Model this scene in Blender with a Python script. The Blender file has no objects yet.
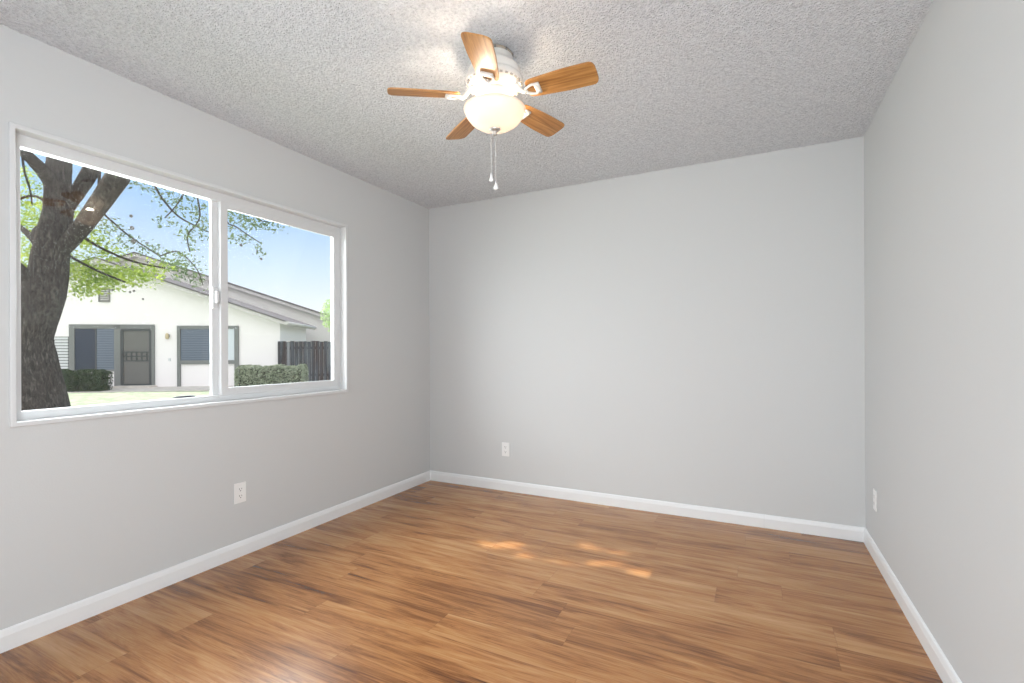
import bpy, bmesh, math, random
from mathutils import Vector, Matrix, noise
random.seed(7)
S = bpy.context.scene
COL = S.collection
PI = math.pi

# ------------------------------------------------------------------ camera, sky, sun, area lights, exposure
SUN_DIR = Vector((-1.0, -0.25, 0.90)).normalized()          # towards the sun
cam_data = bpy.data.cameras.new('camera')
cam = bpy.data.objects.new('camera', cam_data); COL.objects.link(cam)
cam_data.sensor_width = 36.0
cam_data.lens = 481.91 / 1024 * 36.0
cam_data.shift_y = 9.2 / 1024
cam_data.clip_start = 0.02; cam_data.clip_end = 300
cam.location = (2.615, -3.5433, 1.1592)
cam.rotation_mode = 'QUATERNION'
_yaw, _roll = 0.4663, -0.0045
cam.rotation_quaternion = (Matrix.Rotation(_yaw, 4, 'Z') @ Matrix.Rotation(PI/2, 4, 'X') @ Matrix.Rotation(_roll, 4, 'Z')).to_quaternion()
S.camera = cam
S.view_settings.view_transform = 'Standard'
S.view_settings.look = 'None'
S.view_settings.gamma = 1.0
S.view_settings.use_curve_mapping = False
S.view_settings.exposure = 0.0

def N(nt, kind, **kw):
    n = nt.nodes.new(kind)
    ins = kw.pop('ins', {})
    for k, v in kw.items(): setattr(n, k, v)
    for k, v in ins.items():
        s = n.inputs[k]
        if isinstance(v, bpy.types.NodeSocket): nt.links.new(v, s)
        else: s.default_value = v
    return n
def MATH(nt, op, a, b=0.0, c=0.0):
    n = N(nt, 'ShaderNodeMath', operation=op, ins={0: a, 1: b, 2: c}); return n.outputs[0]
def RAMP(nt, fac, stops, interp='LINEAR'):
    n = N(nt, 'ShaderNodeValToRGB', ins={'Fac': fac})
    cr = n.color_ramp; cr.interpolation = interp
    while len(cr.elements) < len(stops): cr.elements.new(0.5)
    for e, (p, c) in zip(cr.elements, stops):
        e.position = p; e.color = (*c, 1) if len(c) == 3 else c
    return n.outputs['Color']

world = bpy.data.worlds.new('sky'); S.world = world; world.use_nodes = True
wt = world.node_tree; wt.nodes.clear()
tc = N(wt, 'ShaderNodeTexCoord')
sp = N(wt, 'ShaderNodeSeparateXYZ', ins={0: tc.outputs['Generated']})
skycol = RAMP(wt, sp.outputs['Z'], [(0.0, (1.15, 1.15, 1.12)), (0.07, (1.05, 1.10, 1.14)), (0.15, (0.80, 0.96, 1.14)),
                                    (0.25, (0.50, 0.74, 1.06)), (0.40, (0.42, 0.64, 1.0)), (0.8, (0.65, 0.76, 1.0))])
# unseen sky (south, behind the building), brightened to light the neighbour's facade
dots = N(wt, 'ShaderNodeVectorMath', operation='DOT_PRODUCT', ins={0: tc.outputs['Generated'], 1: (0.57, -0.82, 0.0)})
south = N(wt, 'ShaderNodeMapRange', interpolation_type='SMOOTHSTEP', ins={'Value': dots.outputs['Value'], 1: -0.25, 2: 0.7, 3: 0.0, 4: 1.0})
skymul = N(wt, 'ShaderNodeMix', data_type='RGBA', ins={0: south.outputs[0], 6: skycol, 7: (1.95, 1.93, 1.97, 1)})
above = N(wt, 'ShaderNodeMapRange', ins={'Value': sp.outputs['Z'], 1: -0.02, 2: 0.0, 3: 0.0, 4: 1.0})
mixg = N(wt, 'ShaderNodeMix', data_type='RGBA', ins={0: above.outputs[0], 6: (0.35, 0.36, 0.28, 1), 7: skymul.outputs[2]})
bg = N(wt, 'ShaderNodeBackground', ins={'Color': mixg.outputs[2], 'Strength': 1.0})
wo = N(wt, 'ShaderNodeOutputWorld', ins={'Surface': bg.outputs[0]})

def light(name, kind, loc, direction, energy, color, **kw):
    d = bpy.data.lights.new(name, kind); d.energy = energy; d.color = color
    for k, v in kw.items(): setattr(d, k, v)
    o = bpy.data.objects.new(name, d); COL.objects.link(o); o.location = loc
    o.rotation_euler = Vector(direction).to_track_quat('-Z', 'Y').to_euler()
    return o
light('sunlight', 'SUN', (-8, -2, 9), -SUN_DIR, 9.0, (1.0, 0.95, 0.88), angle=math.radians(0.35))
light('window_fill_light', 'AREA', (-0.80, -2.00, 2.00), (1.0, 0.16, -0.42), 200.0, (0.93, 0.965, 1.0), shape='RECTANGLE', size=3.0, size_y=1.5)  # added lamp outside the window, boosts the daylight filling the room
light('rear_fill_light', 'AREA', (2.3, -4.25, 1.25), (-0.66, 1.0, 0.32), 108.0, (0.915, 0.96, 1.0), shape='RECTANGLE', size=2.2, size_y=1.9)  # added fill lamp behind the camera; the rear wall has no opening

# ------------------------------------------------------------------ materials
MATS = {}
def mat(name):
    m = bpy.data.materials.new(name); m.use_nodes = True
    m.node_tree.nodes.clear(); MATS[name] = m
    return m, m.node_tree
def finish(nt, shader):
    N(nt, 'ShaderNodeOutputMaterial', ins={'Surface': shader})
def simple(name, color, rough=0.5, metallic=0.0, spec=0.5, noise=0.0, nscale=20.0, bump=0.0, bscale=100.0, dist=0.002, coat=0.0):
    m, nt = mat(name)
    t = N(nt, 'ShaderNodeTexCoord')
    p = N(nt, 'ShaderNodeBsdfPrincipled', ins={'Base Color': (*color, 1), 'Roughness': rough, 'Metallic': metallic, 'Specular IOR Level': spec, 'Coat Weight': coat})
    if noise:
        n = N(nt, 'ShaderNodeTexNoise', ins={'Vector': t.outputs['Object'], 'Scale': nscale, 'Detail': 4.0})
        c = RAMP(nt, n.outputs[0], [(0.3, tuple(x*(1-noise) for x in color)), (0.7, tuple(min(1, x*(1+noise)) for x in color))])
        nt.links.new(c, p.inputs['Base Color'])
    if bump:
        n = N(nt, 'ShaderNodeTexNoise', ins={'Vector': t.outputs['Object'], 'Scale': bscale, 'Detail': 3.0})
        b = N(nt, 'ShaderNodeBump', ins={'Height': n.outputs[0], 'Strength': bump, 'Distance': dist})
        nt.links.new(b.outputs[0], p.inputs['Normal'])
    finish(nt, p.outputs[0]); return m

M_WALL = simple('wall_paint', (0.605, 0.615, 0.615), 0.62, spec=0.25, bump=0.25, bscale=160, dist=0.0015)
M_TRIM = simple('white_trim_paint', (0.80, 0.81, 0.815), 0.35, spec=0.4)
M_VINYL = simple('white_vinyl', (0.67, 0.68, 0.685), 0.32, spec=0.45)
M_PLASTIC = simple('white_plastic', (0.85, 0.85, 0.84), 0.30)
M_SLOT = simple('dark_slot', (0.05, 0.05, 0.05), 0.6)
M_BRONZE = simple('bronze_bracket', (0.34, 0.29, 0.23), 0.5)
M_PEND = simple('clear_acrylic_white', (0.80, 0.80, 0.80), 0.08, coat=0.6)
M_SLOTG = simple('slot_shadow_grey', (0.16, 0.155, 0.15), 0.6)
M_PIERCE = simple('pierced_cream', (0.42, 0.39, 0.35), 0.6)
M_SCREW = simple('brushed_steel', (0.62, 0.61, 0.59), 0.3, metallic=1.0)
M_NICKEL = simple('satin_nickel', (0.55, 0.54, 0.52), 0.38, metallic=0.9)
M_FANW = simple('white_enamel', (0.74, 0.715, 0.675), 0.28)
M_BLACKP = simple('black_plastic', (0.03, 0.03, 0.035), 0.4)
M_STUCCO = simple('white_stucco', (0.85, 0.825, 0.845), 0.9, spec=0.15, bump=0.4, bscale=40, dist=0.01)
M_STUCCO2 = simple('grey_stucco', (0.74, 0.72, 0.715), 0.9, spec=0.15, bump=0.4, bscale=40, dist=0.01)
M_TAUPE = simple('taupe_trim_paint', (0.165, 0.175, 0.175), 0.6)
M_FASCIA = simple('grey_fascia_paint', (0.58, 0.56, 0.565), 0.6)
M_SHINGLE = simple('brown_shingle', (0.13, 0.118, 0.125), 0.9, noise=0.3, nscale=30, bump=0.5, bscale=60, dist=0.01)
M_GLASSD = simple('dark_window_glass', (0.022, 0.034, 0.060), 0.12, spec=0.25)
M_SCREEN = simple('grey_insect_screen', (0.13, 0.13, 0.125), 0.7)
M_DOORF = simple('charcoal_door_paint', (0.045, 0.052, 0.058), 0.5)
M_CURTAIN = simple('pale_curtain', (0.62, 0.68, 0.74), 0.8)
M_PATH = simple('concrete', (0.60, 0.56, 0.52), 0.9, noise=0.15, nscale=4)
M_SLATW = simple('white_siding', (0.62, 0.64, 0.67), 0.7)
M_LAMP = simple('amber_lamp_glass', (0.55, 0.45, 0.28), 0.3)
M_POD = simple('brown_pod', (0.16, 0.15, 0.15), 0.8)

def m_blinds():
    m, nt = mat('blue_grey_blinds')
    t = N(nt, 'ShaderNodeTexCoord'); s = N(nt, 'ShaderNodeSeparateXYZ', ins={0: t.outputs['Object']})
    w = MATH(nt, 'SINE', MATH(nt, 'MULTIPLY', s.outputs['Z'], 75.0))
    c = RAMP(nt, MATH(nt, 'MULTIPLY_ADD', w, 0.5, 0.5), [(0.0, (0.07, 0.095, 0.14)), (1.0, (0.12, 0.155, 0.21))])
    p = N(nt, 'ShaderNodeBsdfPrincipled', ins={'Base Color': c, 'Roughness': 0.15})
    finish(nt, p.outputs[0]); return m
M_BLINDS = m_blinds()

def m_ceiling():
    m, nt = mat('popcorn_ceiling')
    t = N(nt, 'ShaderNodeTexCoord')
    n1 = N(nt, 'ShaderNodeTexNoise', ins={'Vector': t.outputs['Object'], 'Scale': 88.0, 'Detail': 3.0, 'Roughness': 0.65})
    v = N(nt, 'ShaderNodeTexVoronoi', ins={'Vector': t.outputs['Object'], 'Scale': 150.0})
    h = MATH(nt, 'SUBTRACT', n1.outputs[0], MATH(nt, 'MULTIPLY', v.outputs['Distance'], 0.35))
    b = N(nt, 'ShaderNodeBump', ins={'Height': h, 'Strength': 1.0, 'Distance': 0.02})
    n2 = N(nt, 'ShaderNodeTexNoise', ins={'Vector': t.outputs['Object'], 'Scale': 88.0, 'Detail': 4.0, 'Roughness': 0.7})
    c = RAMP(nt, n2.outputs[0], [(0.34, (0.70, 0.72, 0.75)), (0.50, (0.87, 0.89, 0.925)), (0.64, (0.94, 0.96, 0.985))])
    p = N(nt, 'ShaderNodeBsdfPrincipled', ins={'Base Color': c, 'Roughness': 0.9, 'Specular IOR Level': 0.1, 'Normal': b.outputs[0]})
    finish(nt, p.outputs[0]); return m
M_CEIL = m_ceiling()

def m_floor():
    m, nt = mat('wood_laminate')
    t = N(nt, 'ShaderNodeTexCoord'); s = N(nt, 'ShaderNodeSeparateXYZ', ins={0: t.outputs['Object']})
    X, Y = s.outputs['X'], s.outputs['Y']
    PW, PL = 0.155, 1.22
    yr = MATH(nt, 'DIVIDE', MATH(nt, 'ADD', Y, 0.375), PW)
    row = MATH(nt, 'FLOOR', yr); fy = MATH(nt, 'FRACT', yr)
    wn = N(nt, 'ShaderNodeTexWhiteNoise', noise_dimensions='1D', ins={'W': MATH(nt, 'ADD', row, 7.3)})
    xr = MATH(nt, 'ADD', MATH(nt, 'DIVIDE', X, PL), wn.outputs['Value'])
    plank = MATH(nt, 'FLOOR', xr); fx = MATH(nt, 'FRACT', xr)
    idv = N(nt, 'ShaderNodeCombineXYZ', ins={0: row, 1: plank, 2: 3.1})
    rnd = N(nt, 'ShaderNodeTexWhiteNoise', noise_dimensions='3D', ins={'Vector': idv.outputs[0]})
    # grain coordinates: long in x, offset per plank
    off = N(nt, 'ShaderNodeVectorMath', operation='SCALE', ins={0: rnd.outputs['Color'], 'Scale': 40.0})
    gc = N(nt, 'ShaderNodeVectorMath', operation='ADD', ins={0: t.outputs['Object'], 1: off.outputs[0]})
    gs = N(nt, 'ShaderNodeVectorMath', operation='MULTIPLY', ins={0: gc.outputs[0], 1: (0.85, 9.0, 1.0)})
    g1 = N(nt, 'ShaderNodeTexNoise', ins={'Vector': gs.outputs[0], 'Scale': 1.5, 'Detail': 8.0, 'Roughness': 0.68, 'Distortion': 1.5})
    gs2 = N(nt, 'ShaderNodeVectorMath', operation='MULTIPLY', ins={0: gc.outputs[0], 1: (2.5, 85.0, 1.0)})
    g2 = N(nt, 'ShaderNodeTexNoise', ins={'Vector': gs2.outputs[0], 'Scale': 1.6, 'Detail': 7.0, 'Roughness': 0.7, 'Distortion': 0.6})
    gs3 = N(nt, 'ShaderNodeVectorMath', operation='MULTIPLY', ins={0: gc.outputs[0], 1: (0.8, 4.0, 1.0)})
    g3 = N(nt, 'ShaderNodeTexNoise', ins={'Vector': gs3.outputs[0], 'Scale': 1.4, 'Detail': 2.0, 'Distortion': 1.5})
    f = MATH(nt, 'ADD', MATH(nt, 'MULTIPLY', g1.outputs[0], 0.56), MATH(nt, 'MULTIPLY', g2.outputs[0], 0.36))
    f = MATH(nt, 'ADD', f, MATH(nt, 'MULTIPLY', MATH(nt, 'SUBTRACT', rnd.outputs['Value'], 0.5), 0.10))
    f = MATH(nt, 'ADD', f, MATH(nt, 'MULTIPLY', MATH(nt, 'SUBTRACT', g3.outputs[0], 0.5), 0.25))
    c = RAMP(nt, f, [(0.27, (0.070, 0.022, 0.006)), (0.37, (0.215, 0.080, 0.022)), (0.46, (0.372, 0.163, 0.052)), (0.64, (0.54, 0.300, 0.130))])
    e1 = MATH(nt, 'MINIMUM', fy, MATH(nt, 'SUBTRACT', 1.0, fy)); e1 = MATH(nt, 'MULTIPLY', e1, PW)
    e2 = MATH(nt, 'MINIMUM', fx, MATH(nt, 'SUBTRACT', 1.0, fx)); e2 = MATH(nt, 'MULTIPLY', e2, PL)
    e = MATH(nt, 'MINIMUM', e1, e2)
    seam = N(nt, 'ShaderNodeMapRange', ins={'Value': e, 1: 0.0006, 2: 0.0020, 3: 0.80, 4: 1.0})
    cs = N(nt, 'ShaderNodeVectorMath', operation='SCALE', ins={0: c, 'Scale': seam.outputs[0]})
    b = N(nt, 'ShaderNodeBump', ins={'Height': MATH(nt, 'ADD', MATH(nt, 'MULTIPLY', g2.outputs[0], 0.25), seam.outputs[0]), 'Strength': 0.12, 'Distance': 0.002})
    p = N(nt, 'ShaderNodeBsdfPrincipled', ins={'Base Color': cs.outputs[0], 'Roughness': 0.25, 'Specular IOR Level': 0.6, 'Normal': b.outputs[0]})
    finish(nt, p.outputs[0]); return m
M_FLOOR = m_floor()

def m_glass():
    m, nt = mat('clear_window_glass')
    lw = N(nt, 'ShaderNodeLayerWeight', ins={'Blend': 0.5})
    f = MATH(nt, 'POWER', lw.outputs['Facing'], 4.0)
    f = MATH(nt, 'MULTIPLY_ADD', f, 0.9, 0.042)
    t = N(nt, 'ShaderNodeBsdfTransparent', ins={'Color': (0.98, 0.99, 0.985, 1)})
    g = N(nt, 'ShaderNodeBsdfGlossy', ins={'Roughness': 0.02, 'Color': (1, 1, 1, 1)})
    mx = N(nt, 'ShaderNodeMixShader', ins={0: f, 1: t.outputs[0], 2: g.outputs[0]})
    finish(nt, mx.outputs[0]); return m
M_GLASS = m_glass()

def m_bowl():
    m, nt = mat('frosted_glass_bowl')
    d = N(nt, 'ShaderNodeBsdfPrincipled', ins={'Base Color': (0.80, 0.76, 0.70, 1), 'Roughness': 0.25})
    tr = N(nt, 'ShaderNodeBsdfTranslucent', ins={'Color': (1.0, 0.91, 0.86, 1)})
    mx = N(nt, 'ShaderNodeMixShader', ins={0: 0.36, 1: d.outputs[0], 2: tr.outputs[0]})
    finish(nt, mx.outputs[0]); return m
M_BOWL = m_bowl()

def m_emit(name, color, strength):
    m, nt = mat(name)
    e = N(nt, 'ShaderNodeEmission', ins={'Color': (*color, 1), 'Strength': strength})
    finish(nt, e.outputs[0]); return m
M_BULB = m_emit('lit_bulb', (1.0, 0.82, 0.64), 215.0)
M_BULB2 = m_emit('dim_bulb', (1.0, 0.82, 0.60), 110.0)

def m_blade():
    m, nt = mat('oak_blade')
    t = N(nt, 'ShaderNodeTexCoord')
    oi = N(nt, 'ShaderNodeObjectInfo')
    o = MATH(nt, 'MULTIPLY', oi.outputs['Random'], 30.0)
    ov = N(nt, 'ShaderNodeCombineXYZ', ins={0: o, 1: o, 2: o})
    v = N(nt, 'ShaderNodeVectorMath', operation='ADD', ins={0: t.outputs['Object'], 1: ov.outputs[0]})
    s1 = N(nt, 'ShaderNodeVectorMath', operation='MULTIPLY', ins={0: v.outputs[0], 1: (3.0, 60.0, 1.0)})
    n = N(nt, 'ShaderNodeTexNoise', ins={'Vector': s1.outputs[0], 'Scale': 1.5, 'Detail': 4.0, 'Roughness': 0.6, 'Distortion': 0.8})
    c = RAMP(nt, n.outputs[0], [(0.30, (0.23, 0.092, 0.021)), (0.5, (0.41, 0.190, 0.053)), (0.7, (0.54, 0.29, 0.10))])
    p = N(nt, 'ShaderNodeBsdfPrincipled', ins={'Base Color': c, 'Roughness': 0.4})
    finish(nt, p.outputs[0]); return m
M_BLADE = m_blade()

def m_bark():
    m, nt = mat('rough_bark')
    t = N(nt, 'ShaderNodeTexCoord')
    s1 = N(nt, 'ShaderNodeVectorMath', operation='MULTIPLY', ins={0: t.outputs['Object'], 1: (16.0, 16.0, 4.5)})
    n = N(nt, 'ShaderNodeTexNoise', ins={'Vector': s1.outputs[0], 'Scale': 2.2, 'Detail': 8.0, 'Roughness': 0.7, 'Distortion': 0.7})
    c = RAMP(nt, n.outputs[0], [(0.34, (0.022, 0.017, 0.016)), (0.52, (0.075, 0.061, 0.057)), (0.70, (0.24, 0.205, 0.19))])
    b = N(nt, 'ShaderNodeBump', ins={'Height': n.outputs[0], 'Strength': 1.0, 'Distance': 0.08})
    p = N(nt, 'ShaderNodeBsdfPrincipled', ins={'Base Color': c, 'Roughness': 0.95, 'Specular IOR Level': 0.1, 'Normal': b.outputs[0]})
    finish(nt, p.outputs[0]); return m
M_BARK = m_bark()

def m_leaf(name, c1, c2, trans=0.5, scale=3.0):
    m, nt = mat(name)
    t = N(nt, 'ShaderNodeTexCoord')
    n = N(nt, 'ShaderNodeTexNoise', ins={'Vector': t.outputs['Object'], 'Scale': scale, 'Detail': 3.0})
    c = RAMP(nt, n.outputs[0], [(0.35, c1), (0.65, c2)])
    d = N(nt, 'ShaderNodeBsdfDiffuse', ins={'Color': c})
    tr = N(nt, 'ShaderNodeBsdfTranslucent', ins={'Color': c})
    mx = N(nt, 'ShaderNodeMixShader', ins={0: trans, 1: d.outputs[0], 2: tr.outputs[0]})
    finish(nt, mx.outputs[0]); return m
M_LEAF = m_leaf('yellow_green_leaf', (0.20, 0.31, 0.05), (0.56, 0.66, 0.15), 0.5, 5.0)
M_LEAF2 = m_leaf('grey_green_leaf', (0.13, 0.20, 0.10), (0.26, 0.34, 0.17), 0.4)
M_LEAF3 = m_leaf('pale_green_leaf', (0.45, 0.62, 0.30), (0.65, 0.80, 0.45), 0.5)
M_HEDGE = m_leaf('hedge_leaf', (0.028, 0.052, 0.026), (0.085, 0.125, 0.065), 0.2, 9.0)
M_HEDGE2 = m_leaf('pale_hedge_leaf', (0.19, 0.23, 0.16), (0.48, 0.52, 0.41), 0.2, 9.0)
M_GRASS = simple('lawn_grass', (0.37, 0.43, 0.30), 0.9, spec=0.1, noise=0.35, nscale=6, bump=0.6, bscale=60, dist=0.03)

def m_fence():
    m, nt = mat('weathered_fence_wood')
    t = N(nt, 'ShaderNodeTexCoord')
    s1 = N(nt, 'ShaderNodeVectorMath', operation='MULTIPLY', ins={0: t.outputs['Object'], 1: (7.0, 7.0, 0.6)})
    n = N(nt, 'ShaderNodeTexNoise', ins={'Vector': s1.outputs[0], 'Scale': 1.3, 'Detail': 4.0})
    c = RAMP(nt, n.outputs[0], [(0.35, (0.050, 0.030, 0.028)), (0.5, (0.050, 0.055, 0.065)), (0.66, (0.10, 0.115, 0.135))])
    p = N(nt, 'ShaderNodeBsdfPrincipled', ins={'Base Color': c, 'Roughness': 0.9, 'Specular IOR Level': 0.1})
    finish(nt, p.outputs[0]); return m
M_FENCE = m_fence()

# ------------------------------------------------------------------ mesh helpers
def box(bm, x0, x1, y0, y1, z0, z1, mi=0):
    vs = [bm.verts.new((x, y, z)) for z in (z0, z1) for y in (y0, y1) for x in (x0, x1)]
    fs = [(0,2,3,1), (4,5,7,6), (0,1,5,4), (2,6,7,3), (0,4,6,2), (1,3,7,5)]
    for f in fs:
        fc = bm.faces.new([vs[i] for i in f]); fc.material_index = mi
    return vs
def lathe(bm, prof, c=(0,0,0), seg=48, mi=0, smooth=True):
    rings = []
    for r, z in prof:
        if r < 1e-5: rings.append([bm.verts.new((c[0], c[1], c[2]+z))])
        else: rings.append([bm.verts.new((c[0]+r*math.cos(2*PI*i/seg), c[1]+r*math.sin(2*PI*i/seg), c[2]+z)) for i in range(seg)])
    for a, b in zip(rings, rings[1:]):
        for i in range(seg):
            j = (i+1) % seg
            va = [a[0]] if len(a) == 1 else [a[i], a[j]]
            vb = [b[0]] if len(b) == 1 else [b[j], b[i]]
            if len(va)+len(vb) < 3: continue
            f = bm.faces.new(va+vb); f.material_index = mi; f.smooth = smooth
def tube(bm, pts, seg=10, rough=0.0, sub=1, rng=random, smooth=True, cap=True):
    """pts: [(xyz, radius)] -> smooth tapering tube"""
    P = [(Vector(p), r) for p, r in pts]
    if sub > 1 and len(P) > 2:
        Q = []
        for i in range(len(P)-1):
            p0 = P[max(0, i-1)]; p1 = P[i]; p2 = P[i+1]; p3 = P[min(len(P)-1, i+2)]
            for k in range(sub):
                t = k/sub; t2 = t*t; t3 = t2*t
                q = 0.5*((2*p1[0]) + (p2[0]-p0[0])*t + (2*p0[0]-5*p1[0]+4*p2[0]-p3[0])*t2 + (3*p1[0]-p0[0]-3*p2[0]+p3[0])*t3)
                Q.append((q, p1[1]*(1-t)+p2[1]*t))
        Q.append(P[-1]); P = Q
    rings = []; up = Vector((0.31, 0.95, 0.05))
    for i, (p, r) in enumerate(P):
        d = (P[min(i+1, len(P)-1)][0] - P[max(i-1, 0)][0]).normalized()
        u = (up - d*up.dot(d)).normalized(); v = d.cross(u); up = u
        ring = []
        for k in range(seg):
            a = 2*PI*k/seg
            rr = r*(1 + rough*(0.55*math.sin(3*a+p.z*2.1)+0.45*math.sin(5*a-p.z*3.3+1)+rng.uniform(-0.5, 0.5)))
            ring.append(bm.verts.new(p + u*(rr*math.cos(a)) + v*(rr*math.sin(a))))
        rings.append(ring)
    for a, b in zip(rings, rings[1:]):
        for k in range(seg):
            j = (k+1) % seg
            f = bm.faces.new((a[k], a[j], b[j], b[k])); f.smooth = smooth
    if cap:
        bm.faces.new(list(reversed(rings[0]))); bm.faces.new(rings[-1])
def leafquad(bm, p, size, rng, mi=0, aspect=0.45):
    a = Vector((rng.gauss(0,1), rng.gauss(0,1), rng.gauss(0,1)*0.8)).normalized()
    b = a.cross(Vector((rng.gauss(0,1), rng.gauss(0,1), rng.gauss(0,1)))).normalized()
    l = a*size*0.5; w = b*size*0.5*aspect
    vs = [bm.verts.new(p-l), bm.verts.new(p+w*0.9-l*0.2), bm.verts.new(p+l), bm.verts.new(p-w*0.9-l*0.2)]
    f = bm.faces.new(vs); f.material_index = mi
def link(name, bm, mats, parent=None, bevel=0.0, recalc=True, smooth=False):
    if recalc: bmesh.ops.recalc_face_normals(bm, faces=bm.faces[:])
    me = bpy.data.meshes.new(name); bm.to_mesh(me); bm.free()
    for m in (mats if isinstance(mats, (list, tuple)) else [mats]): me.materials.append(m)
    o = bpy.data.objects.new(name, me); COL.objects.link(o)
    if parent: o.parent = parent
    if bevel:
        b = o.modifiers.new('bevel', 'BEVEL'); b.width = bevel; b.segments = 2; b.limit_method = 'ANGLE'; b.angle_limit = math.radians(40)
    return o
def BM(): return bmesh.new()
def thing(name, label, cat, loc=(0,0,0), rotz=0.0, group=None):
    o = bpy.data.objects.new(name, None); COL.objects.link(o)
    o.location = loc; o.rotation_euler = (0, 0, rotz); o.empty_display_size = 0.1
    o['label'] = label; o['category'] = cat
    if group: o['group'] = group
    return o
def tag(o, label, cat, group=None):
    o['label'] = label; o['category'] = cat
    if group: o['group'] = group
    return o
def struct(o, label=None):
    o['kind'] = 'structure'
    if label: o['label'] = label
    return o

# ------------------------------------------------------------------ room shell
W, H, YB = 3.2072, 2.44, -4.40           # width, height, rear wall
T = 0.15                                  # wall thickness
WY0, WY1, WZ0, WZ1 = -2.741, -0.981, 0.866, 2.067   # window outer edges
b = BM(); box(b, -T, W+T, YB-T, T, -0.12, 0); struct(link('floor', b, M_FLOOR), 'glossy brown wood plank laminate floor')
b = BM(); box(b, -T, W+T, YB-T, T, H+0.002, H+0.12)
nx, ny = 270, 300                          # knobbly underside
cv = [[b.verts.new((W*i/nx, -3.6*j/ny, H-max(0.0, noise.noise(Vector((W*i/nx*48, 3.6*j/ny*48, 0.3))))*0.007)) for j in range(ny+1)] for i in range(nx+1)]
for i in range(nx):
    for j in range(ny):
        f = b.faces.new((cv[i][j], cv[i+1][j], cv[i+1][j+1], cv[i][j+1])); f.smooth = True
struct(link('ceiling', b, M_CEIL, recalc=False), 'grey white popcorn textured ceiling')
b = BM(); i_ = 0.012
box(b, -T, 0, YB, WY0+i_, 0, H); box(b, -T, 0, WY1-i_, 0, 0, H)
box(b, -T, 0, WY0+i_, WY1-i_, 0, WZ0+i_); box(b, -T, 0, WY0+i_, WY1-i_, WZ1-i_, H)
struct(link('wall_left', b, M_WALL), 'light grey wall with the sliding window')
b = BM(); box(b, -T, W+T, 0, T, 0, H); struct(link('wall_back', b, M_WALL), 'plain light grey far wall')
b = BM(); box(b, W, W+T, YB, 0, 0, H); struct(link('wall_right', b, M_WALL), 'plain light grey wall on the right')
b = BM(); box(b, -T, W+T, YB-T, YB, 0, H); struct(link('wall_rear', b, M_WALL), 'light grey wall behind the viewer')

def baseboard(name, a, c, inward, label, joints=()):
    """profile swept from a to c; inward = unit vector from wall into room"""
    prof = [(0.0, 0.0), (0.0125, 0.0), (0.0125, 0.060), (0.0115, 0.063), (0.0095, 0.072), (0.0075, 0.079), (0.0040, 0.0835), (0.0, 0.085)]
    b = BM(); A = Vector(a); Cc = Vector(c); n = Vector(inward)
    cuts = [0.0] + list(joints) + [(Cc-A).length]
    d = (Cc-A).normalized()
    for s0, s1 in zip(cuts, cuts[1:]):
        g0 = 0.0006 if s0 > 0 else 0; g1 = 0.0006 if s1 < cuts[-1] else 0
        r0 = [b.verts.new(A+d*(s0+g0)+n*x+Vector((0,0,z))) for x, z in prof]
        r1 = [b.verts.new(A+d*(s1-g1)+n*x+Vector((0,0,z))) for x, z in prof]
        for i in range(len(prof)-1): b.faces.new((r0[i], r0[i+1], r1[i+1], r1[i]))
        b.faces.new(r0); b.faces.new(r1)
    return struct(link(name, b, M_TRIM), label)
baseboard('baseboard_left', (0, 0, 0), (0, YB, 0), (1, 0, 0), 'white baseboard under the window wall')
baseboard('baseboard_back', (0, 0, 0), (W, 0, 0), (0, -1, 0), 'white baseboard along the far wall', joints=(2.666,))
baseboard('baseboard_right', (W, 0, 0), (W, YB, 0), (-1, 0, 0), 'white baseboard along the right wall')

# ------------------------------------------------------------------ window (sliding, two panes)
def ring(bm, x0, x1, y0, y1, z0, z1, wl, wr, wb, wt):
    """rectangular ring in the y-z plane, from x0 to x1; widths left(y0) right(y1) bottom top"""
    O = [(y0, z0), (y1, z0), (y1, z1), (y0, z1)]
    I = [(y0+wl, z0+wb), (y1-wr, z0+wb), (y1-wr, z1-wt), (y0+wl, z1-wt)]
    vo = [[bm.verts.new((x, y, z)) for y, z in O] for x in (x0, x1)]
    vi = [[bm.verts.new((x, y, z)) for y, z in I] for x in (x0, x1)]
    for k in range(4):
        j = (k+1) % 4
        bm.faces.new((vo[1][k], vo[1][j], vi[1][j], vi[1][k]))
        bm.faces.new((vo[0][j], vo[0][k], vi[0][k], vi[0][j]))
        bm.faces.new((vo[0][k], vo[0][j], vo[1][j], vo[1][k]))
        bm.faces.new((vi[0][j], vi[0][k], vi[1][k], vi[1][j]))
win = bpy.data.objects.new('window_1', None); COL.objects.link(win); win.location = (0, (WY0+WY1)/2, WZ0)
struct(win, 'white framed two pane sliding window')
wo_ = Vector(win.location)
def wlink(name, b, m, bevel=0.0, parent=None):
    bmesh.ops.translate(b, vec=-wo_, verts=b.verts[:])
    return link(name, b, m, parent or win, bevel)
b = BM(); ring(b, -0.004, 0.011, WY0, WY1, WZ0, WZ1, 0.019, 0.019, 0.019, 0.019)
wlink('window_flange', b, M_VINYL, 0.003)
b = BM(); ring(b, -0.090, -0.048, WY0+0.014, WY1-0.014, WZ0+0.014, WZ1-0.014, 0.037, 0.030, 0.040, 0.053)
ring(b, -0.06, -0.002, WY0+0.013, WY1-0.013, WZ0+0.013, WZ1-0.013, 0.006, 0.006, 0.006, 0.006)
wlink('window_frame', b, M_VINYL, 0.002)
b = BM(); box(b, -0.096, -0.074, -1.903, -1.855, WZ0+0.05, WZ1-0.065); wlink('mullion', b, M_VINYL, 0.002)
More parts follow.
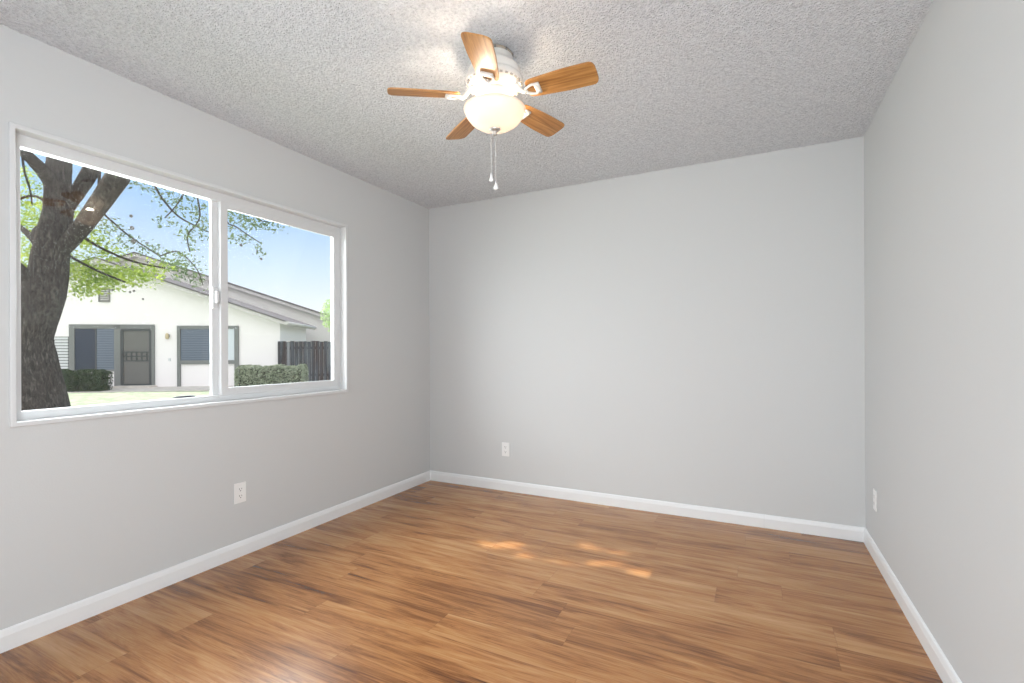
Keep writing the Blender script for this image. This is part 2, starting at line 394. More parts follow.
sash = wlink('sash', (lambda q: (ring(q, -0.062, -0.046, -1.870, -1.018, WZ0+0.048, WZ1-0.060, 0.042, 0.042, 0.044, 0.038), ring(q, -0.086, -0.060, -1.870, -1.018, WZ0+0.048, WZ1-0.060, 0.022, 0.022, 0.024, 0.018), q)[2])(BM()), M_VINYL, 0.003)
b = BM(); box(b, -0.064, -0.058, -1.850, -1.038, WZ0+0.068, WZ1-0.076); wlink('pane', b, M_GLASS, parent=sash)
b = BM(); box(b, -0.089, -0.083, WY0+0.045, -1.900, WZ0+0.050, WZ1-0.062); wlink('pane', b, M_GLASS)
b = BM(); box(b, -0.078, -0.066, -1.902, -1.872, 1.40, 1.52); box(b, -0.068, -0.046, -1.892, -1.876, 1.43, 1.50); wlink('latch', b, M_VINYL, 0.004, parent=None)
b = BM(); lathe(b, [(0.0, 0.010), (0.020, 0.009), (0.028, 0.004), (0.030, 0.0), (0, 0)], (0, 0, 0), 24)
bmesh.ops.scale(b, vec=(0.45, 2.0, 1.0), verts=b.verts[:]); bmesh.ops.translate(b, vec=(-0.080, -2.045, WZ0+0.054), verts=b.verts[:])
wlink('vent_stop', b, M_BLACKP)

# ------------------------------------------------------------------ wall outlets
def outlet(label, loc, rotz):
    t = thing('wall_outlet', label, 'outlet', loc, rotz, 'wall outlets')   # local +x points into the room
    b = BM(); box(b, 0, 0.0055, -0.035, 0.035, -0.057, 0.057); link('cover_plate', b, M_PLASTIC, t, 0.0025)
    for s in (1, -1):
        b = BM(); zc = 0.0195*s
        pts = []
        for k in range(28):
            a = 2*PI*k/28; pts.append((max(-0.0165, min(0.0165, 0.0172*1.08*math.cos(a))), zc+max(-0.0135, min(0.0135, 0.0172*math.sin(a)))))
        lo = [b.verts.new((0.005, y, z)) for y, z in pts]; hi = [b.verts.new((0.0075, y, z)) for y, z in pts]
        b.faces.new(hi)
        for k in range(28): b.faces.new((lo[k], lo[(k+1) % 28], hi[(k+1) % 28], hi[k]))
        box(b, 0.0070, 0.0078, -0.0075, -0.0052, zc-0.002, zc+0.008, 1)
        box(b, 0.0070, 0.0078, 0.0052, 0.0075, zc-0.001, zc+0.007, 1)
        box(b, 0.0070, 0.0078, -0.0025, 0.0025, zc-0.010, zc-0.005, 1)
        link('socket', b, [M_PLASTIC, M_SLOT], t)
    b = BM(); lathe(b, [(0, 0.0014), (0.0022, 0.0010), (0.0032, 0), (0, 0)], seg=16)
    bmesh.ops.rotate(b, matrix=Matrix.Rotation(PI/2, 3, 'Y'), verts=b.verts[:]); bmesh.ops.translate(b, vec=(0.0055, 0, 0), verts=b.verts[:])
    link('screw', b, M_PLASTIC, t)
outlet('white duplex outlet on the left wall below the window', (0, -1.795, 0.360), 0)
outlet('white duplex outlet on the far wall near the left corner', (0.770, 0, 0.342), -PI/2)
outlet('white duplex outlet seen edge-on on the right wall', (W, -0.275, 0.328), PI)

# ------------------------------------------------------------------ ceiling fan
FX, FY = 1.6255, -1.732
fan = thing('ceiling_fan', 'white flush-mount ceiling fan with five oak blades and lit frosted glass bowl', 'ceiling fan', (FX, FY, H))
def fz(z): return z - H                    # local height
b = BM(); lathe(b, [(0, fz(2.440)), (0.052, fz(2.440)), (0.052, fz(2.424)), (0.079, fz(2.422)), (0.081, fz(2.416)), (0.079, fz(2.410)), (0, fz(2.410))])
mp = link('mounting_plate', b, M_BRONZE, fan)
for k in range(10):
    q = BM(); box(q, 0.077, 0.0822, -0.004, 0.004, fz(2.409), fz(2.420)); bmesh.ops.rotate(q, matrix=Matrix.Rotation(2*PI*(k+0.35)/10, 3, 'Z'), verts=q.verts[:])
    link('vent_slot', q, M_SLOTG, mp)
b = BM(); lathe(b, [(0, fz(2.412)), (0.078, fz(2.412)), (0.081, fz(2.406)), (0.082, fz(2.382)), (0.096, fz(2.374)), (0.107, fz(2.362)), (0.112, fz(2.352)), (0.112, fz(2.333)), (0.108, fz(2.324)), (0, fz(2.324))])
link('motor_housing', b, M_FANW, fan)
b = BM(); lathe(b, [(0, fz(2.326)), (0.112, fz(2.326)), (0.121, fz(2.320)), (0.124, fz(2.310)), (0.121, fz(2.300)), (0.106, fz(2.290)), (0.094, fz(2.276)), (0.060, fz(2.272)), (0, fz(2.272))])
band = link('decorative_band', b, M_FANW, fan)
for k in range(30):
    q = BM(); box(q, 0.108, 0.1185, -0.0055, 0.0055, -0.004, 0.004); bmesh.ops.rotate(q, matrix=Matrix.Rotation(math.radians(36), 3, 'Y'), cent=(0.113, 0, 0), verts=q.verts[:])
    bmesh.ops.translate(q, vec=(0.0, 0, fz(2.2945)), verts=q.verts[:]); bmesh.ops.rotate(q, matrix=Matrix.Rotation(2*PI*k/30, 3, 'Z'), verts=q.verts[:])
    link('cut_out', q, M_PIERCE, band)
b = BM(); lathe(b, [(0, fz(2.276)), (0.056, fz(2.276)), (0.056, fz(2.262)), (0.053, fz(2.258)), (0.053, fz(2.212)), (0.044, fz(2.205)), (0, fz(2.205))])
link('switch_housing', b, M_FANW, fan)
# bulbs under the switch housing
for a, bm_ in ((math.radians(215), M_BULB), (math.radians(35), M_BULB2)):
    b = BM(); cx, cy = 0.078*math.cos(a), 0.078*math.sin(a)
    lathe(b, [(0, -0.022), (0.010, -0.020), (0.018, -0.013), (0.021, 0.0), (0.018, 0.013), (0.010, 0.020), (0, 0.022)], (cx, cy, fz(2.196)), 20)
    link('bulb', b, bm_, fan)
    b = BM(); tube(b, [((0.040*math.cos(a), 0.040*math.sin(a), fz(2.216)), 0.010), ((0.062*math.cos(a), 0.062*math.sin(a), fz(2.204)), 0.011)], 12); link('bulb_socket', b, M_FANW, fan)
# bowl: thin glass shell, open at the top
outer = [(0.014, 2.106), (0.045, 2.110), (0.078, 2.122), (0.104, 2.140), (0.121, 2.162), (0.129, 2.180), (0.132, 2.192)]
inner = [(0.128, 2.192), (0.125, 2.181), (0.117, 2.164), (0.101, 2.144), (0.076, 2.126), (0.044, 2.114), (0.014, 2.110)]
b = BM(); lathe(b, [(r, fz(z)) for r, z in outer+inner+outer[:1]], seg=64)
link('glass_bowl', b, M_BOWL, fan)
b = BM(); lathe(b, [(0, fz(2.118)), (0.010, fz(2.116)), (0.022, fz(2.110)), (0.0245, fz(2.105)), (0.018, fz(2.100)), (0.009, fz(2.095)), (0.008, fz(2.091)), (0.011, fz(2.087)), (0.008, fz(2.081)), (0, fz(2.079))], seg=32)
link('finial', b, M_NICKEL, fan)
b = BM(); lathe(b, [(0, fz(2.225)), (0.006, fz(2.225)), (0.006, fz(2.112)), (0, fz(2.112))], seg=12); link('bowl_rod', b, M_NICKEL, fan)
# five blades with their irons
BZ = 2.246
for k in range(5):
    ang = math.radians(2.3 + 72*k)
    # blade mesh in its own coordinates: x along the blade, pitched about x
    b = BM(); n = 9
    def hw(x):                             # half width along the blade
        return 0.045 + 0.011*min(1.0, max(0.0, (x-0.155)/0.16))
    top = []; 
    x0, x1 = 0.150, 0.446
    out = []
    for i in range(7):                     # rounded root
        a = PI/2 + PI*i/6; out.append((x0+0.022+0.022*math.cos(a)*1.0, (hw(x0)-0.022)*(1 if a < PI else -1)*(1 if abs(a-PI) > 1e-6 else 0)+0.022*math.sin(a)))
    for i in range(1, 8):
        x = x0+0.022+(x1-0.030-x0-0.022)*i/8; out.append((x, -hw(x)))
    for i in range(13):                    # rounded tip
        a = -PI/2 + PI*i/12
        ca, sa = math.cos(a), math.sin(a)
        ex = (abs(ca)**0.75)*0.030; ey = hw(x1)*(abs(sa)**0.55)*(1 if sa >= 0 else -1)
        out.append((x1-0.030+ex, ey))
    for i in range(7, 0, -1):
        x = x0+0.022+(x1-0.030-x0-0.022)*i/8; out.append((x, hw(x)))
    lo = [b.verts.new((x, y, -0.003)) for x, y in out]; hi = [b.verts.new((x, y, 0.003)) for x, y in out]
    b.faces.new(lo); b.faces.new(hi)
    for i in range(len(out)):
        j = (i+1) % len(out); b.faces.new((lo[i], lo[j], hi[j], hi[i]))
    bl = link('blade', b, M_BLADE, fan, 0.0012)
    R = Matrix.Rotation(ang, 4, 'Z') @ Matrix.Rotation(math.radians((0.2, 0.0, 1.2, 2.8, 2.8)[k]), 4, 'Y') @ Matrix.Rotation(math.radians(-15), 4, 'X')
    bl.matrix_local = Matrix.Translation((0, 0, fz(BZ))) @ R
    # iron: arm from the flywheel, then an open loop under the blade root
    b = BM()
    tube(b, [((0.070, 0, 0.036), 0.010), ((0.100, 0, 0.030), 0.010), ((0.118, 0, 0.010), 0.009), ((0.135, 0, -0.008), 0.0085), ((0.150, 0, -0.009), 0.008)], 10, sub=4)
    loop = []
    for i in range(25):
        a = PI + 2*PI*i/24
        rr = 0.029*math.sin(a)
        loop.append(((0.174+0.030*math.cos(a), rr*(0.80+0.28*math.cos(a)), -0.0085), 0.0055))
    tube(b, loop, 8, cap=False)
    box(b, 0.188, 0.210, -0.026, 0.026, -0.0110, -0.0032)
    ir = link('blade_iron', b, M_FANW, bl, 0.0)
    for f in ir.data.polygons: f.use_smooth = True
    for sx, sy in ((0.205, -0.013), (0.205, 0.013), (0.152, 0.0)):
        b = BM(); lathe(b, [(0, -0.0135), (0.004, -0.0125), (0.005, -0.0105), (0, -0.0105)], (sx, sy, 0), 12)
        link('screw', b, M_FANW, bl)
# pull chains with pendants
for dx, zt, zb, sc in ((-0.016, 2.10, 1.915, 0.85), (0.004, 2.085, 1.880, 1.0)):
    rx, ry = 0.893*dx, 0.45*dx
    b = BM(); z = zt; 
    tube(b, [((rx, ry, fz(zt)), 0.0008), ((rx, ry, fz(zb)), 0.0008)], 6)
    while z > zb:
        lathe(b, [(0, 0.0016), (0.0013, 0.0007), (0.0013, -0.0007), (0, -0.0016)], (rx, ry, fz(z)), 6); z -= 0.0055
    ch = link('pull_chain', b, M_PLASTIC, fan)
    b = BM(); lathe(b, [(0, 0.004), (0.003, 0.003), (0.0035, -0.004), (0.0075*sc, -0.014), (0.0115*sc, -0.023), (0.010*sc, -0.030), (0.0, -0.034)], (rx, ry, fz(zb)), 20)
    link('pendant', b, M_PEND, ch)

# ------------------------------------------------------------------ outdoors: ground
GZ = -0.10
b = BM(); box(b, -70, -T-0.02, -40, 60, GZ-0.3, GZ); struct(link('ground', b, M_GRASS), 'mown green lawn outside the window')
FO = Vector((-16.928, 5.764, 0)); FANG = math.radians(34.717)      # neighbour's front wall: origin and direction
def facade_empty(name, label, cat):
    return thing(name, label, cat, (FO.x, FO.y, GZ), FANG)          # local x along the front, y away from us
# local z = world z - GZ
def L(z): return z - GZ
b = BM(); box(b, -16, 12, -2.0, 0.0, -0.02, 0.03)
po = link('path', b, M_PATH); po.location = (FO.x, FO.y, GZ); po.rotation_euler = (0, 0, FANG); struct(po, 'pale concrete path along the front of the house')

house = facade_empty('house', 'white stucco house with low gable roof, grey trimmed window and screen door', 'house')
PEAK, SL = -1.06, 0.35
def rz(u): return L(4.44 - SL*abs(u-PEAK))                          # top of the roof edge
ULEFT, URIGHT = -6.9, 4.77
UE0, UE1 = -7.30, 5.13
b = BM()
prof = [(ULEFT, 0), (URIGHT, 0), (URIGHT, rz(URIGHT)-0.17), (PEAK, rz(PEAK)-0.17), (ULEFT, rz(ULEFT)-0.17)]
f0 = [b.verts.new((x, 0, z)) for x, z in prof]; f1 = [b.verts.new((x, 3.4, z)) for x, z in prof]
b.faces.new(f0); b.faces.new(f1)
for i in range(5): b.faces.new((f0[i], f0[(i+1) % 5], f1[(i+1) % 5], f1[i]))
link('wall', b, M_STUCCO, house)
def slab(b, pts, y0, y1):
    a0 = [b.verts.new((x, y0, z)) for x, z in pts]; a1 = [b.verts.new((x, y1, z)) for x, z in pts]
    b.faces.new(a0); b.faces.new(a1); n = len(pts)
    for i in range(n): b.faces.new((a0[i], a0[(i+1) % n], a1[(i+1) % n], a1[i]))
b = BM()
for ue in (UE0, UE1): slab(b, [(PEAK, rz(PEAK)), (ue, rz(ue)), (ue, rz(ue)-0.045), (PEAK, rz(PEAK)-0.045)], -0.50, 3.5)
roof = link('roof', b, M_SHINGLE, house)
b = BM()
for ue in (UE0, UE1): slab(b, [(PEAK, rz(PEAK)-0.05), (ue, rz(ue)-0.05), (ue, rz(ue)-0.16), (PEAK, rz(PEAK)-0.16)], -0.45, 3.45)
link('fascia', b, M_FASCIA, house)
b = BM(); tube(b, [((UE1+0.03, -0.52, rz(UE1)-0.07), 0.055), ((UE1+0.03, 3.4, rz(UE1)-0.07), 0.055)], 10); link('gutter', b, M_FASCIA, house)
# gable vent
b = BM(); ring_z0, ring_z1 = L(2.94), L(3.42)
def fring(b, u0, u1, z0, z1, w, y0, y1):
    for (a, c, d, e) in ((u0, u0+w, z0, z1), (u1-w, u1, z0, z1), (u0+w, u1-w, z0, z0+w), (u0+w, u1-w, z1-w, z1)):
        box(b, a, c, y0, y1, d, e)
gv = BM(); fring(gv, -1.245, -0.88, L(2.93), L(3.43), 0.035, -0.035, 0.0)
for i in range(7):
    z = L(2.975) + i*0.063; box(gv, -1.21, -0.915, -0.025, -0.006, z, z+0.034)
link('gable_vent', gv, simple('grey_vent_paint', (0.22, 0.215, 0.21), 0.7), house)
# window and door unit, left
b = BM()
for (a, c, d, e) in ((-2.155, -1.985, 0.12, L(2.145)), (-0.735, -0.535, 0.0, L(2.145)), (0.465, 0.557, 0.0, L(2.145)), (-1.985, 0.465, L(2.0), L(2.145)), (-1.985, -0.735, L(0.50), L(0.555))):
    box(b, a, c, -0.055, 0.02, d, e)
wf = link('window_frame', b, M_TAUPE, house)
b = BM(); box(b, -1.985, -1.345, -0.020, -0.004, L(0.555), L(2.0)); link('pane', b, M_GLASSD, wf)
b = BM(); box(b, -1.300, -0.735, -0.028, -0.004, L(0.555), L(2.0)); link('sliding_pane', b, M_BLINDS, wf)
b = BM(); box(b, -1.345, -1.300, -0.040, -0.004, L(0.555), L(2.0)); link('mullion', b, M_DOORF, wf)
b = BM(); fring(b, -0.535, 0.465, 0.06, L(2.0), 0.085, -0.045, 0.0)
door = link('screen_door', b, M_DOORF, house)
b = BM(); box(b, -0.45, 0.38, -0.022, -0.004, 0.145, L(1.915)); link('screen_mesh', b, M_SCREEN, door)
b = BM()
for z in (L(0.86), L(1.02), L(1.17)): box(b, -0.45, 0.38, -0.040, -0.022, z-0.018, z+0.018)
for i in range(5):
    u = -0.36+i*0.165; box(b, u-0.02, u+0.02, -0.040, -0.022, L(0.86), L(1.17))
link('scroll_band', b, M_DOORF, door)
b = BM(); box(b, -0.50, -0.44, -0.085, -0.040, L(1.02), L(1.12)); link('door_handle', b, M_BLACKP, door, 0.008)
b = BM(); box(b, -0.60, 0.62, -0.50, 0.0, 0.0, 0.09); link('door_step', b, M_PATH, house)
# right window with legs down to the ground
b = BM()
for (a, c, d, e) in ((1.298, 1.405, 0.0, L(2.11)), (3.215, 3.357, 0.0, L(2.11)), (1.405, 3.215, L(1.992), L(2.11)), (1.405, 3.215, L(0.725), L(0.862))):
    box(b, a, c, -0.055, 0.02, d, e)
wf2 = link('window_frame', b, M_TAUPE, house)
b = BM(); box(b, 1.405, 2.62, -0.020, -0.004, L(0.862), L(1.992)); link('pane', b, M_BLINDS, wf2)
b = BM(); box(b, 2.66, 3.215, -0.026, -0.004, L(0.862), L(1.992)); link('curtained_pane', b, M_CURTAIN, wf2)
b = BM(); box(b, 2.62, 2.66, -0.036, -0.004, L(0.862), L(1.992)); link('mullion', b, M_TAUPE, wf2)
# porch light
b = BM(); lathe(b, [(0, 0.10), (0.035, 0.095), (0.055, 0.03), (0.060, -0.06), (0.035, -0.11), (0, -0.12)], (0.99, -0.08, L(1.74)), 20)
pl = link('porch_lamp', b, M_LAMP, house)
b = BM(); box(b, 0.95, 1.03, -0.05, 0.0, L(1.69), L(1.80)); link('bracket', b, M_TAUPE, pl)
b = BM(); box(b, 1.00, 1.07, -0.03, 0.0, L(0.84), L(0.95)); link('utility_box', b, M_SLATW, house, 0.005)
# slatted white panel at the left
b = BM(); box(b, -3.3, -2.19, -0.02, 0.0, L(0.50), L(1.72), 1)
for i in range(12):
    z = L(0.50)+i*0.102; box(b, -3.3, -2.19, -0.05, -0.02, z, z+0.070)
link('louvred_panel', b, [M_SLATW, M_TAUPE], house)

house2 = facade_empty('house', 'grey stucco gable end of the farther house behind the fence', 'house')
P2 = -2.4
def rz2(u): return L(2.947 + 0.335*(5.165-P2) - 0.335*abs(u-P2))
b = BM(); ul, ur = -9.0, 9.6
prof = [(ul, 0), (ur, 0), (ur, rz2(ur)-0.18), (P2, rz2(P2)-0.18), (ul, rz2(ul)-0.18)]
f0 = [b.verts.new((x, 4.3, z)) for x, z in prof]; f1 = [b.verts.new((x, 9, z)) for x, z in prof]
b.faces.new(f0); b.faces.new(f1)
for i in range(5): b.faces.new((f0[i], f0[(i+1) % 5], f1[(i+1) % 5], f1[i]))
link('wall', b, M_STUCCO2, house2)
b = BM()
for ue in (-9.4, 10.0): slab(b, [(P2, rz2(P2)), (ue, rz2(ue)), (ue, rz2(ue)-0.05), (P2, rz2(P2)-0.05)], 3.95, 9.1)
link('roof', b, M_SHINGLE, house2)
b = BM()
for ue in (-9.4, 10.0): slab(b, [(P2, rz2(P2)-0.045), (ue, rz2(ue)-0.045), (ue, rz2(ue)-0.18), (P2, rz2(P2)-0.18)], 4.0, 9.05)
link('fascia', b, M_FASCIA, house2)

# ------------------------------------------------------------------ fence
fence = facade_empty('fence', 'dark weathered wooden board fence beside the white house', 'fence')
b = BM(); u = 4.71; rng = random.Random(3)
while u < 9.4:
    w = 0.135
    box(b, u, u+w, -0.065+rng.uniform(-0.006, 0.006), -0.043, 0.03, L(1.545)+rng.uniform(-0.02, 0.015)); u += w+0.012
link('board_panel', b, M_FENCE, fence)
for pu in (4.84, 6.9, 9.0):
    b = BM(); box(b, pu-0.045, pu+0.045, -0.04, 0.05, 0, L(1.50)); link('post', b, M_FENCE, fence)
for pz in (0.35, 1.35):
    b = BM(); box(b, 4.78, 9.4, -0.042, -0.005, pz, pz+0.09); link('rail', b, M_FENCE, fence)
b = BM(); box(b, 5.04, 5.13, -0.09, -0.066, 0.02, L(1.53)); link('batten', b, simple('grey_batten_wood', (0.22, 0.23, 0.25), 0.9), fence)

# ------------------------------------------------------------------ hedges
def hedge(label, u0, u1, y0, y1, h, m, n, size, seed, round_=0.10):
    rng = random.Random(seed)
    t = facade_empty('hedge', label, 'hedge')
    b = BM()
    for _ in range(n):
        # points in a rounded box shell
        u = rng.uniform(u0, u1); y = rng.uniform(y0, y1); z = rng.uniform(0.0, h)
        s = rng.random()
        if s < 0.45: y = y0 + abs(rng.gauss(0, 0.04))
        elif s < 0.75: z = h - abs(rng.gauss(0, 0.04))
        elif s < 0.88: u = u0 + abs(rng.gauss(0, 0.04))
        else: u = u1 - abs(rng.gauss(0, 0.04))
        ez = max(0, z-(h-round_))/round_; 
        for lo_, hi_ in ((u0, u1),):
            if u < lo_+round_*ez: u = lo_+round_*ez
            if u > hi_-round_*ez: u = hi_-round_*ez
        if y < y0+round_*ez*0.8: y = y0+round_*ez*0.8
        w = 0.03*math.sin(u*7+seed)+0.02*math.sin(u*17)
        leafquad(b, Vector((u, y+w*0.6, max(0.01, z+w*(z/h)))), size*rng.uniform(0.7, 1.3), rng, 0, 0.6)
    link('foliage', b, m, t, recalc=False)
    b = BM(); box(b, u0+0.08, u1-0.08, y0+0.10, y1-0.08, 0.02, h-0.09); link('inner_twigs', b, simple('dark_twig', (0.03, 0.035, 0.02), 0.95), t, 0.05)
    return t
hedge('dark green clipped hedge in front of the screen door house window', -1.45, -0.02, -1.85, -1.25, L(0.585), M_HEDGE, 7000, 0.055, 5, 0.05)
hedge('pale grey green clipped hedge in front of the wooden fence', 4.00, 6.12, -2.0, -1.3, L(0.690), M_HEDGE2, 8000, 0.06, 9, 0.12)

# ------------------------------------------------------------------ the big tree outside the window
TRUNK = [([-6.048,-0.627,-0.286],0.62),([-6.058,-0.632,0.186],0.53),([-6.081,-0.643,0.456],0.485),([-6.128,-0.667,0.847],0.445),([-6.163,-0.684,1.198],0.378),([-6.162,-0.684,1.387],0.364),([-6.101,-0.653,1.629],0.364),([-5.967,-0.586,1.979],0.344),([-5.881,-0.543,2.222],0.283),([-5.832,-0.518,2.613],0.25),([-5.77,-0.487,3.017],0.216),([-5.769,-0.486,3.287],0.196),([-5.78,-0.492,3.516],0.189),([-5.742,-0.473,3.826],0.175),([-5.668,-0.435,4.298],0.148),([-5.544,-0.373,5.107],0.108),([-5.371,-0.286,6.32],0.067)]
LIMBS = [
 [([-5.792,-0.498,3.408],0.162),([-5.673,-0.662,3.523],0.111),([-5.545,-0.821,3.6],0.089),([-5.43,-0.987,3.68],0.08),([-5.31,-1.263,3.774],0.07),([-5.224,-1.667,4.108],0.055),([-5.3,-2.6,5.2],0.045)],
 [([-5.899,-0.44,2.95],0.123),([-6.03,-0.282,3.229],0.113),([-6.016,-0.163,3.488],0.122),([-5.984,-0.035,3.811],0.131),([-5.947,0.208,4.483],0.12),([-5.658,0.577,5.955],0.077)],
 [([-5.748,-0.475,2.518],0.121),([-5.279,-0.464,2.736],0.131),([-4.934,-0.402,3.032],0.148),([-4.585,-0.338,3.368],0.165),([-4.265,-0.289,3.679],0.149),([-3.549,-0.153,4.315],0.096),([-2.502,0.151,5.248],0.058)],
 [([-5.967,-0.586,1.979],0.162),([-5.976,-0.703,2.1],0.12),([-5.845,-0.86,2.252],0.096),([-5.882,-1.103,2.567],0.075),([-6.027,-1.4,3.124],0.06),([-6.1,-2.2,4.6],0.05),([-6.0,-3.0,6.0],0.03)]]
TWIGS = [[([-6.033,-0.507,3.211],0.018),([-6.445,-0.491,3.372],0.017),([-6.881,-0.486,3.409],0.016),([-7.175,-0.522,3.324],0.015)],[([-5.964,-0.585,2.546],0.054),([-6.194,-0.588,2.705],0.044),([-6.586,-0.562,2.893],0.037),([-7.012,-0.552,3.061],0.029)],[([-6.194,-0.588,2.705],0.034),([-6.447,-0.492,2.893],0.028),([-6.833,-0.238,3.113],0.022)],[([-5.626,-0.414,2.881],0.027),([-5.818,-0.175,2.777],0.021),([-5.807,0.054,2.649],0.017),([-5.648,0.358,2.51],0.015),([-5.357,0.617,2.436],0.011)],[([-5.651,-0.427,2.477],0.02),([-5.882,-0.207,2.438],0.018),([-5.873,0.021,2.329],0.015),([-5.549,0.184,2.182],0.012)],[([-4.265,-0.289,3.741],0.019),([-4.301,-0.083,3.376],0.014),([-4.296,0.031,3.176],0.013),([-4.217,0.183,2.968],0.011),([-4.06,0.374,2.833],0.008),([-3.991,0.52,2.776],0.007)],[([-3.549,-0.153,4.315],0.018),([-3.654,0.018,3.427],0.011),([-3.98,0.078,3.117],0.009),([-4.153,-0.009,2.887],0.008)],[([-2.502,0.151,5.248],0.017),([-3.002,0.235,3.631],0.011),([-3.256,0.219,2.865],0.009),([-3.219,0.349,2.728],0.008),([-3.04,0.552,2.546],0.005)],[([-5.867,0.024,3.956],0.022),([-5.869,0.023,3.302],0.015),([-5.676,0.121,3.026],0.012),([-5.417,0.251,2.792],0.01),([-5.094,0.413,2.558],0.009)],[([-3.654,0.018,3.427],0.011),([-3.751,0.194,2.923],0.009),([-3.995,0.183,2.691],0.008),([-3.972,0.194,2.468],0.007)],[([-5.094,0.413,2.558],0.01),([-4.86,0.531,2.615],0.009),([-4.627,0.648,2.381],0.007),([-4.537,0.693,2.134],0.006)],[([-2.502,0.151,5.248],0.017),([-2.67,0.29,3.588],0.01),([-2.934,0.381,2.9],0.007),([-2.79,0.454,2.775],0.006)],[([-5.793,-0.834,3.77],0.015),([-6.042,-0.735,3.588],0.013),([-6.24,-0.611,3.39],0.011),([-6.484,-0.51,3.246],0.008)]]
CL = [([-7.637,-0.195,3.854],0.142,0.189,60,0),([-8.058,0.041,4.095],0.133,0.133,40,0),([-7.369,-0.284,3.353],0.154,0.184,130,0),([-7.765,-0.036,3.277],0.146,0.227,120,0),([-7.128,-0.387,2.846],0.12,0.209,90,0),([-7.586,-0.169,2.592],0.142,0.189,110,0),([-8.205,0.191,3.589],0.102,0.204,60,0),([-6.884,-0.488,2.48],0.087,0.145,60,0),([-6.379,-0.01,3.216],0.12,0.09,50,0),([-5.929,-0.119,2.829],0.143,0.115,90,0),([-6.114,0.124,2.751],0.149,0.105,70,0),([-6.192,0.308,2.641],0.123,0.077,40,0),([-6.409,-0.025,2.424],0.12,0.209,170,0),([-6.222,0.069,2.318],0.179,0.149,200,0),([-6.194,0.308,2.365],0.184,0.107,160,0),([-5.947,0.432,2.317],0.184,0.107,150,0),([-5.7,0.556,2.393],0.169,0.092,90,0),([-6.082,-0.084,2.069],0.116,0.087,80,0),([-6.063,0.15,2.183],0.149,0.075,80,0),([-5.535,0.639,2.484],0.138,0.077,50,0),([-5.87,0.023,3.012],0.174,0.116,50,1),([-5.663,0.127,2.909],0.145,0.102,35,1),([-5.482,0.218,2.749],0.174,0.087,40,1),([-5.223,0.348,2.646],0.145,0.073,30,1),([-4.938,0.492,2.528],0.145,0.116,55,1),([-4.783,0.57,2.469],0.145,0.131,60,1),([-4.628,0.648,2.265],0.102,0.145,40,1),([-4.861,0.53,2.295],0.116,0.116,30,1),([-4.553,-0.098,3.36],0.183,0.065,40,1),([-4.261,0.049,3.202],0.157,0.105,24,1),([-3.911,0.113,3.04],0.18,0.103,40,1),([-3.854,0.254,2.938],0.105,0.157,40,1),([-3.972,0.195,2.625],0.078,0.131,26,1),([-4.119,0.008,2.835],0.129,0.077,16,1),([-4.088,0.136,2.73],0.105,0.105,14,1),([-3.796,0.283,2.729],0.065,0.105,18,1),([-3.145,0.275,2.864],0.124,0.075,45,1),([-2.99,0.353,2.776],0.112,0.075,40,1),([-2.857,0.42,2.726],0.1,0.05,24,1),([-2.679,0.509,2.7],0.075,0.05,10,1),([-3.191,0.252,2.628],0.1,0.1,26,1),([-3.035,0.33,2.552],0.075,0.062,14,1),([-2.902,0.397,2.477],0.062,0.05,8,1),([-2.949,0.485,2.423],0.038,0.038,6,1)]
PODS = [([-4.544,-0.205,2.914],0.028),([-4.533,-0.2,2.76],0.036),([-4.516,-0.192,2.592],0.041),([-4.474,-0.058,2.589],0.017),([-4.576,0.002,2.359],0.024),([-5.242,-0.109,2.015],0.025),([-5.022,0.002,1.987],0.021),([-4.973,0.026,2.0],0.022),([-4.863,0.081,1.89],0.019),([-3.091,0.302,2.49],0.025),([-2.913,0.391,2.415],0.015),([-2.869,0.413,2.315],0.025),([-2.958,0.369,2.378],0.011)]
TO = Vector((-6.058, -0.632, GZ))
tree = thing('tree', 'large shade tree with thick dark forked trunk just outside the window', 'tree', TO)
def tl(name, b, m, recalc=True):
    bmesh.ops.translate(b, vec=-TO, verts=b.verts[:]); return link(name, b, m, tree, recalc=recalc)
rng = random.Random(11)
TRUNK = [(p, r*0.74) for p, r in TRUNK]; LIMBS = [[(p, r*0.74) for p, r in l] for l in LIMBS]
b = BM(); tube(b, TRUNK, 36, rough=0.055, sub=4, rng=rng)
for l in LIMBS: tube(b, l, 22, rough=0.05, sub=4, rng=rng)
tl('trunk', b, M_BARK)
for tw in TWIGS:
    b = BM(); tube(b, tw, 7, sub=5, rng=rng); tl('branch', b, M_BARK)
for p, r in PODS:
    r *= 0.72
    b = BM(); lathe(b, [(0, r), (r*0.7, r*0.7), (r, 0), (r*0.7, -r*0.7), (0, -r*1.1)], p, 10); tl('seed_pod', b, M_POD)
b = BM()
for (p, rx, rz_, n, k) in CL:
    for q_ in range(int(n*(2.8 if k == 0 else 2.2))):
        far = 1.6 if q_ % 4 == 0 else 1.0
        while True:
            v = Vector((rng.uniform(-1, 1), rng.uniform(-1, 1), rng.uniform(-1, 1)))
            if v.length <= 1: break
        leafquad(b, Vector(p)+far*Vector((v.x*rx*(1.7 if k == 0 else 1.25), v.y*rx*(1.7 if k == 0 else 1.25), v.z*rz_*(1.35 if k == 0 else 1.25))), (0.055 if k == 0 else 0.050)*rng.uniform(0.7, 1.3), rng, k, 0.5)
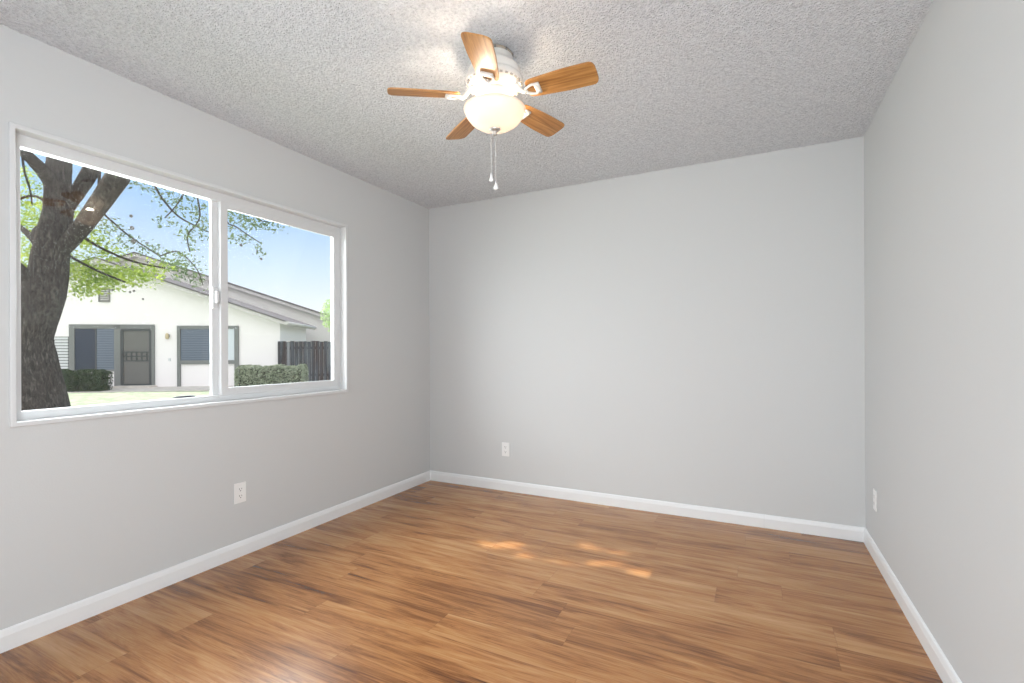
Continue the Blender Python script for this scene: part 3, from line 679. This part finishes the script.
# unseen crown leaves placed to shade the window, gaps cut for floor sun spots
SPOTS = [(1.453,-1.083,.075,.045),(1.323,-.975,.085,.055),(1.744,-.801,.085,.05),(1.176,-1.03,.09,.03),(1.658,-1.068,.10,.03),(1.858,-.984,.09,.045),(2.062,-1.003,.09,.04),(1.24,-1.06,.05,.03),(1.93,-.80,.07,.03)]
def in_spot(p):
    t = p.z/SUN_DIR.z; x = p.x-SUN_DIR.x*t; y = p.y-SUN_DIR.y*t
    return any(((x-a)/rx)**2+((y-c)/ry)**2 < 1.0 for a, c, rx, ry in [(q[0], q[1], q[2]+0.012, q[3]+0.013) for q in SPOTS])
cnt = 0
while cnt < 15000:
    v = Vector((rng.uniform(-1, 1), rng.uniform(-1, 1), rng.uniform(-1, 1)))
    if v.length > 1: continue
    p = Vector((-6.1, -3.25, 6.75))+Vector((v.x*1.7, v.y*1.55, v.z*1.25))
    if in_spot(p): cnt += 1; continue
    leafquad(b, p, 0.11*rng.uniform(0.7, 1.3), rng, 0, 0.7); cnt += 1
for _ in range(5000):                      # rest of the crown, out of frame above
    v = Vector((rng.gauss(0, 1), rng.gauss(0, 1), rng.gauss(0, 0.6))).normalized()*rng.uniform(0.5, 1)
    p = Vector((-5.6, 0.2, 6.6))+Vector((v.x*2.6, v.y*2.6, v.z*1.3))
    if in_spot(p): continue
    leafquad(b, p, 0.15*rng.uniform(0.7, 1.3), rng, 0, 0.6)
tl('foliage', b, [M_LEAF, M_LEAF2], recalc=False)

# ------------------------------------------------------------------ young tree past the fence, at the right edge of the window
YT = Vector((-12.60, 10.70, 0))
yt = thing('tree', 'small pale green tree past the fence at the right window edge', 'tree', (YT.x, YT.y, GZ))
b = BM(); tube(b, [((0, 0, -0.1), 0.07), ((0.05, 0, 1.2), 0.055), ((0, 0.05, 2.2), 0.04), ((0.05, 0, 3.0), 0.02)], 10, sub=3); link('trunk', b, M_BARK, yt)
b = BM(); rng = random.Random(21)
for _ in range(1500):
    v = Vector((rng.gauss(0, 1), rng.gauss(0, 1), rng.gauss(0, 1))).normalized()*rng.uniform(0.3, 1)**0.5
    leafquad(b, Vector((0, 0, 2.75))+Vector((v.x*0.55, v.y*0.55, v.z*0.75)), 0.09*rng.uniform(0.7, 1.3), rng, 0, 0.55)
link('foliage', b, M_LEAF3, yt, recalc=False)
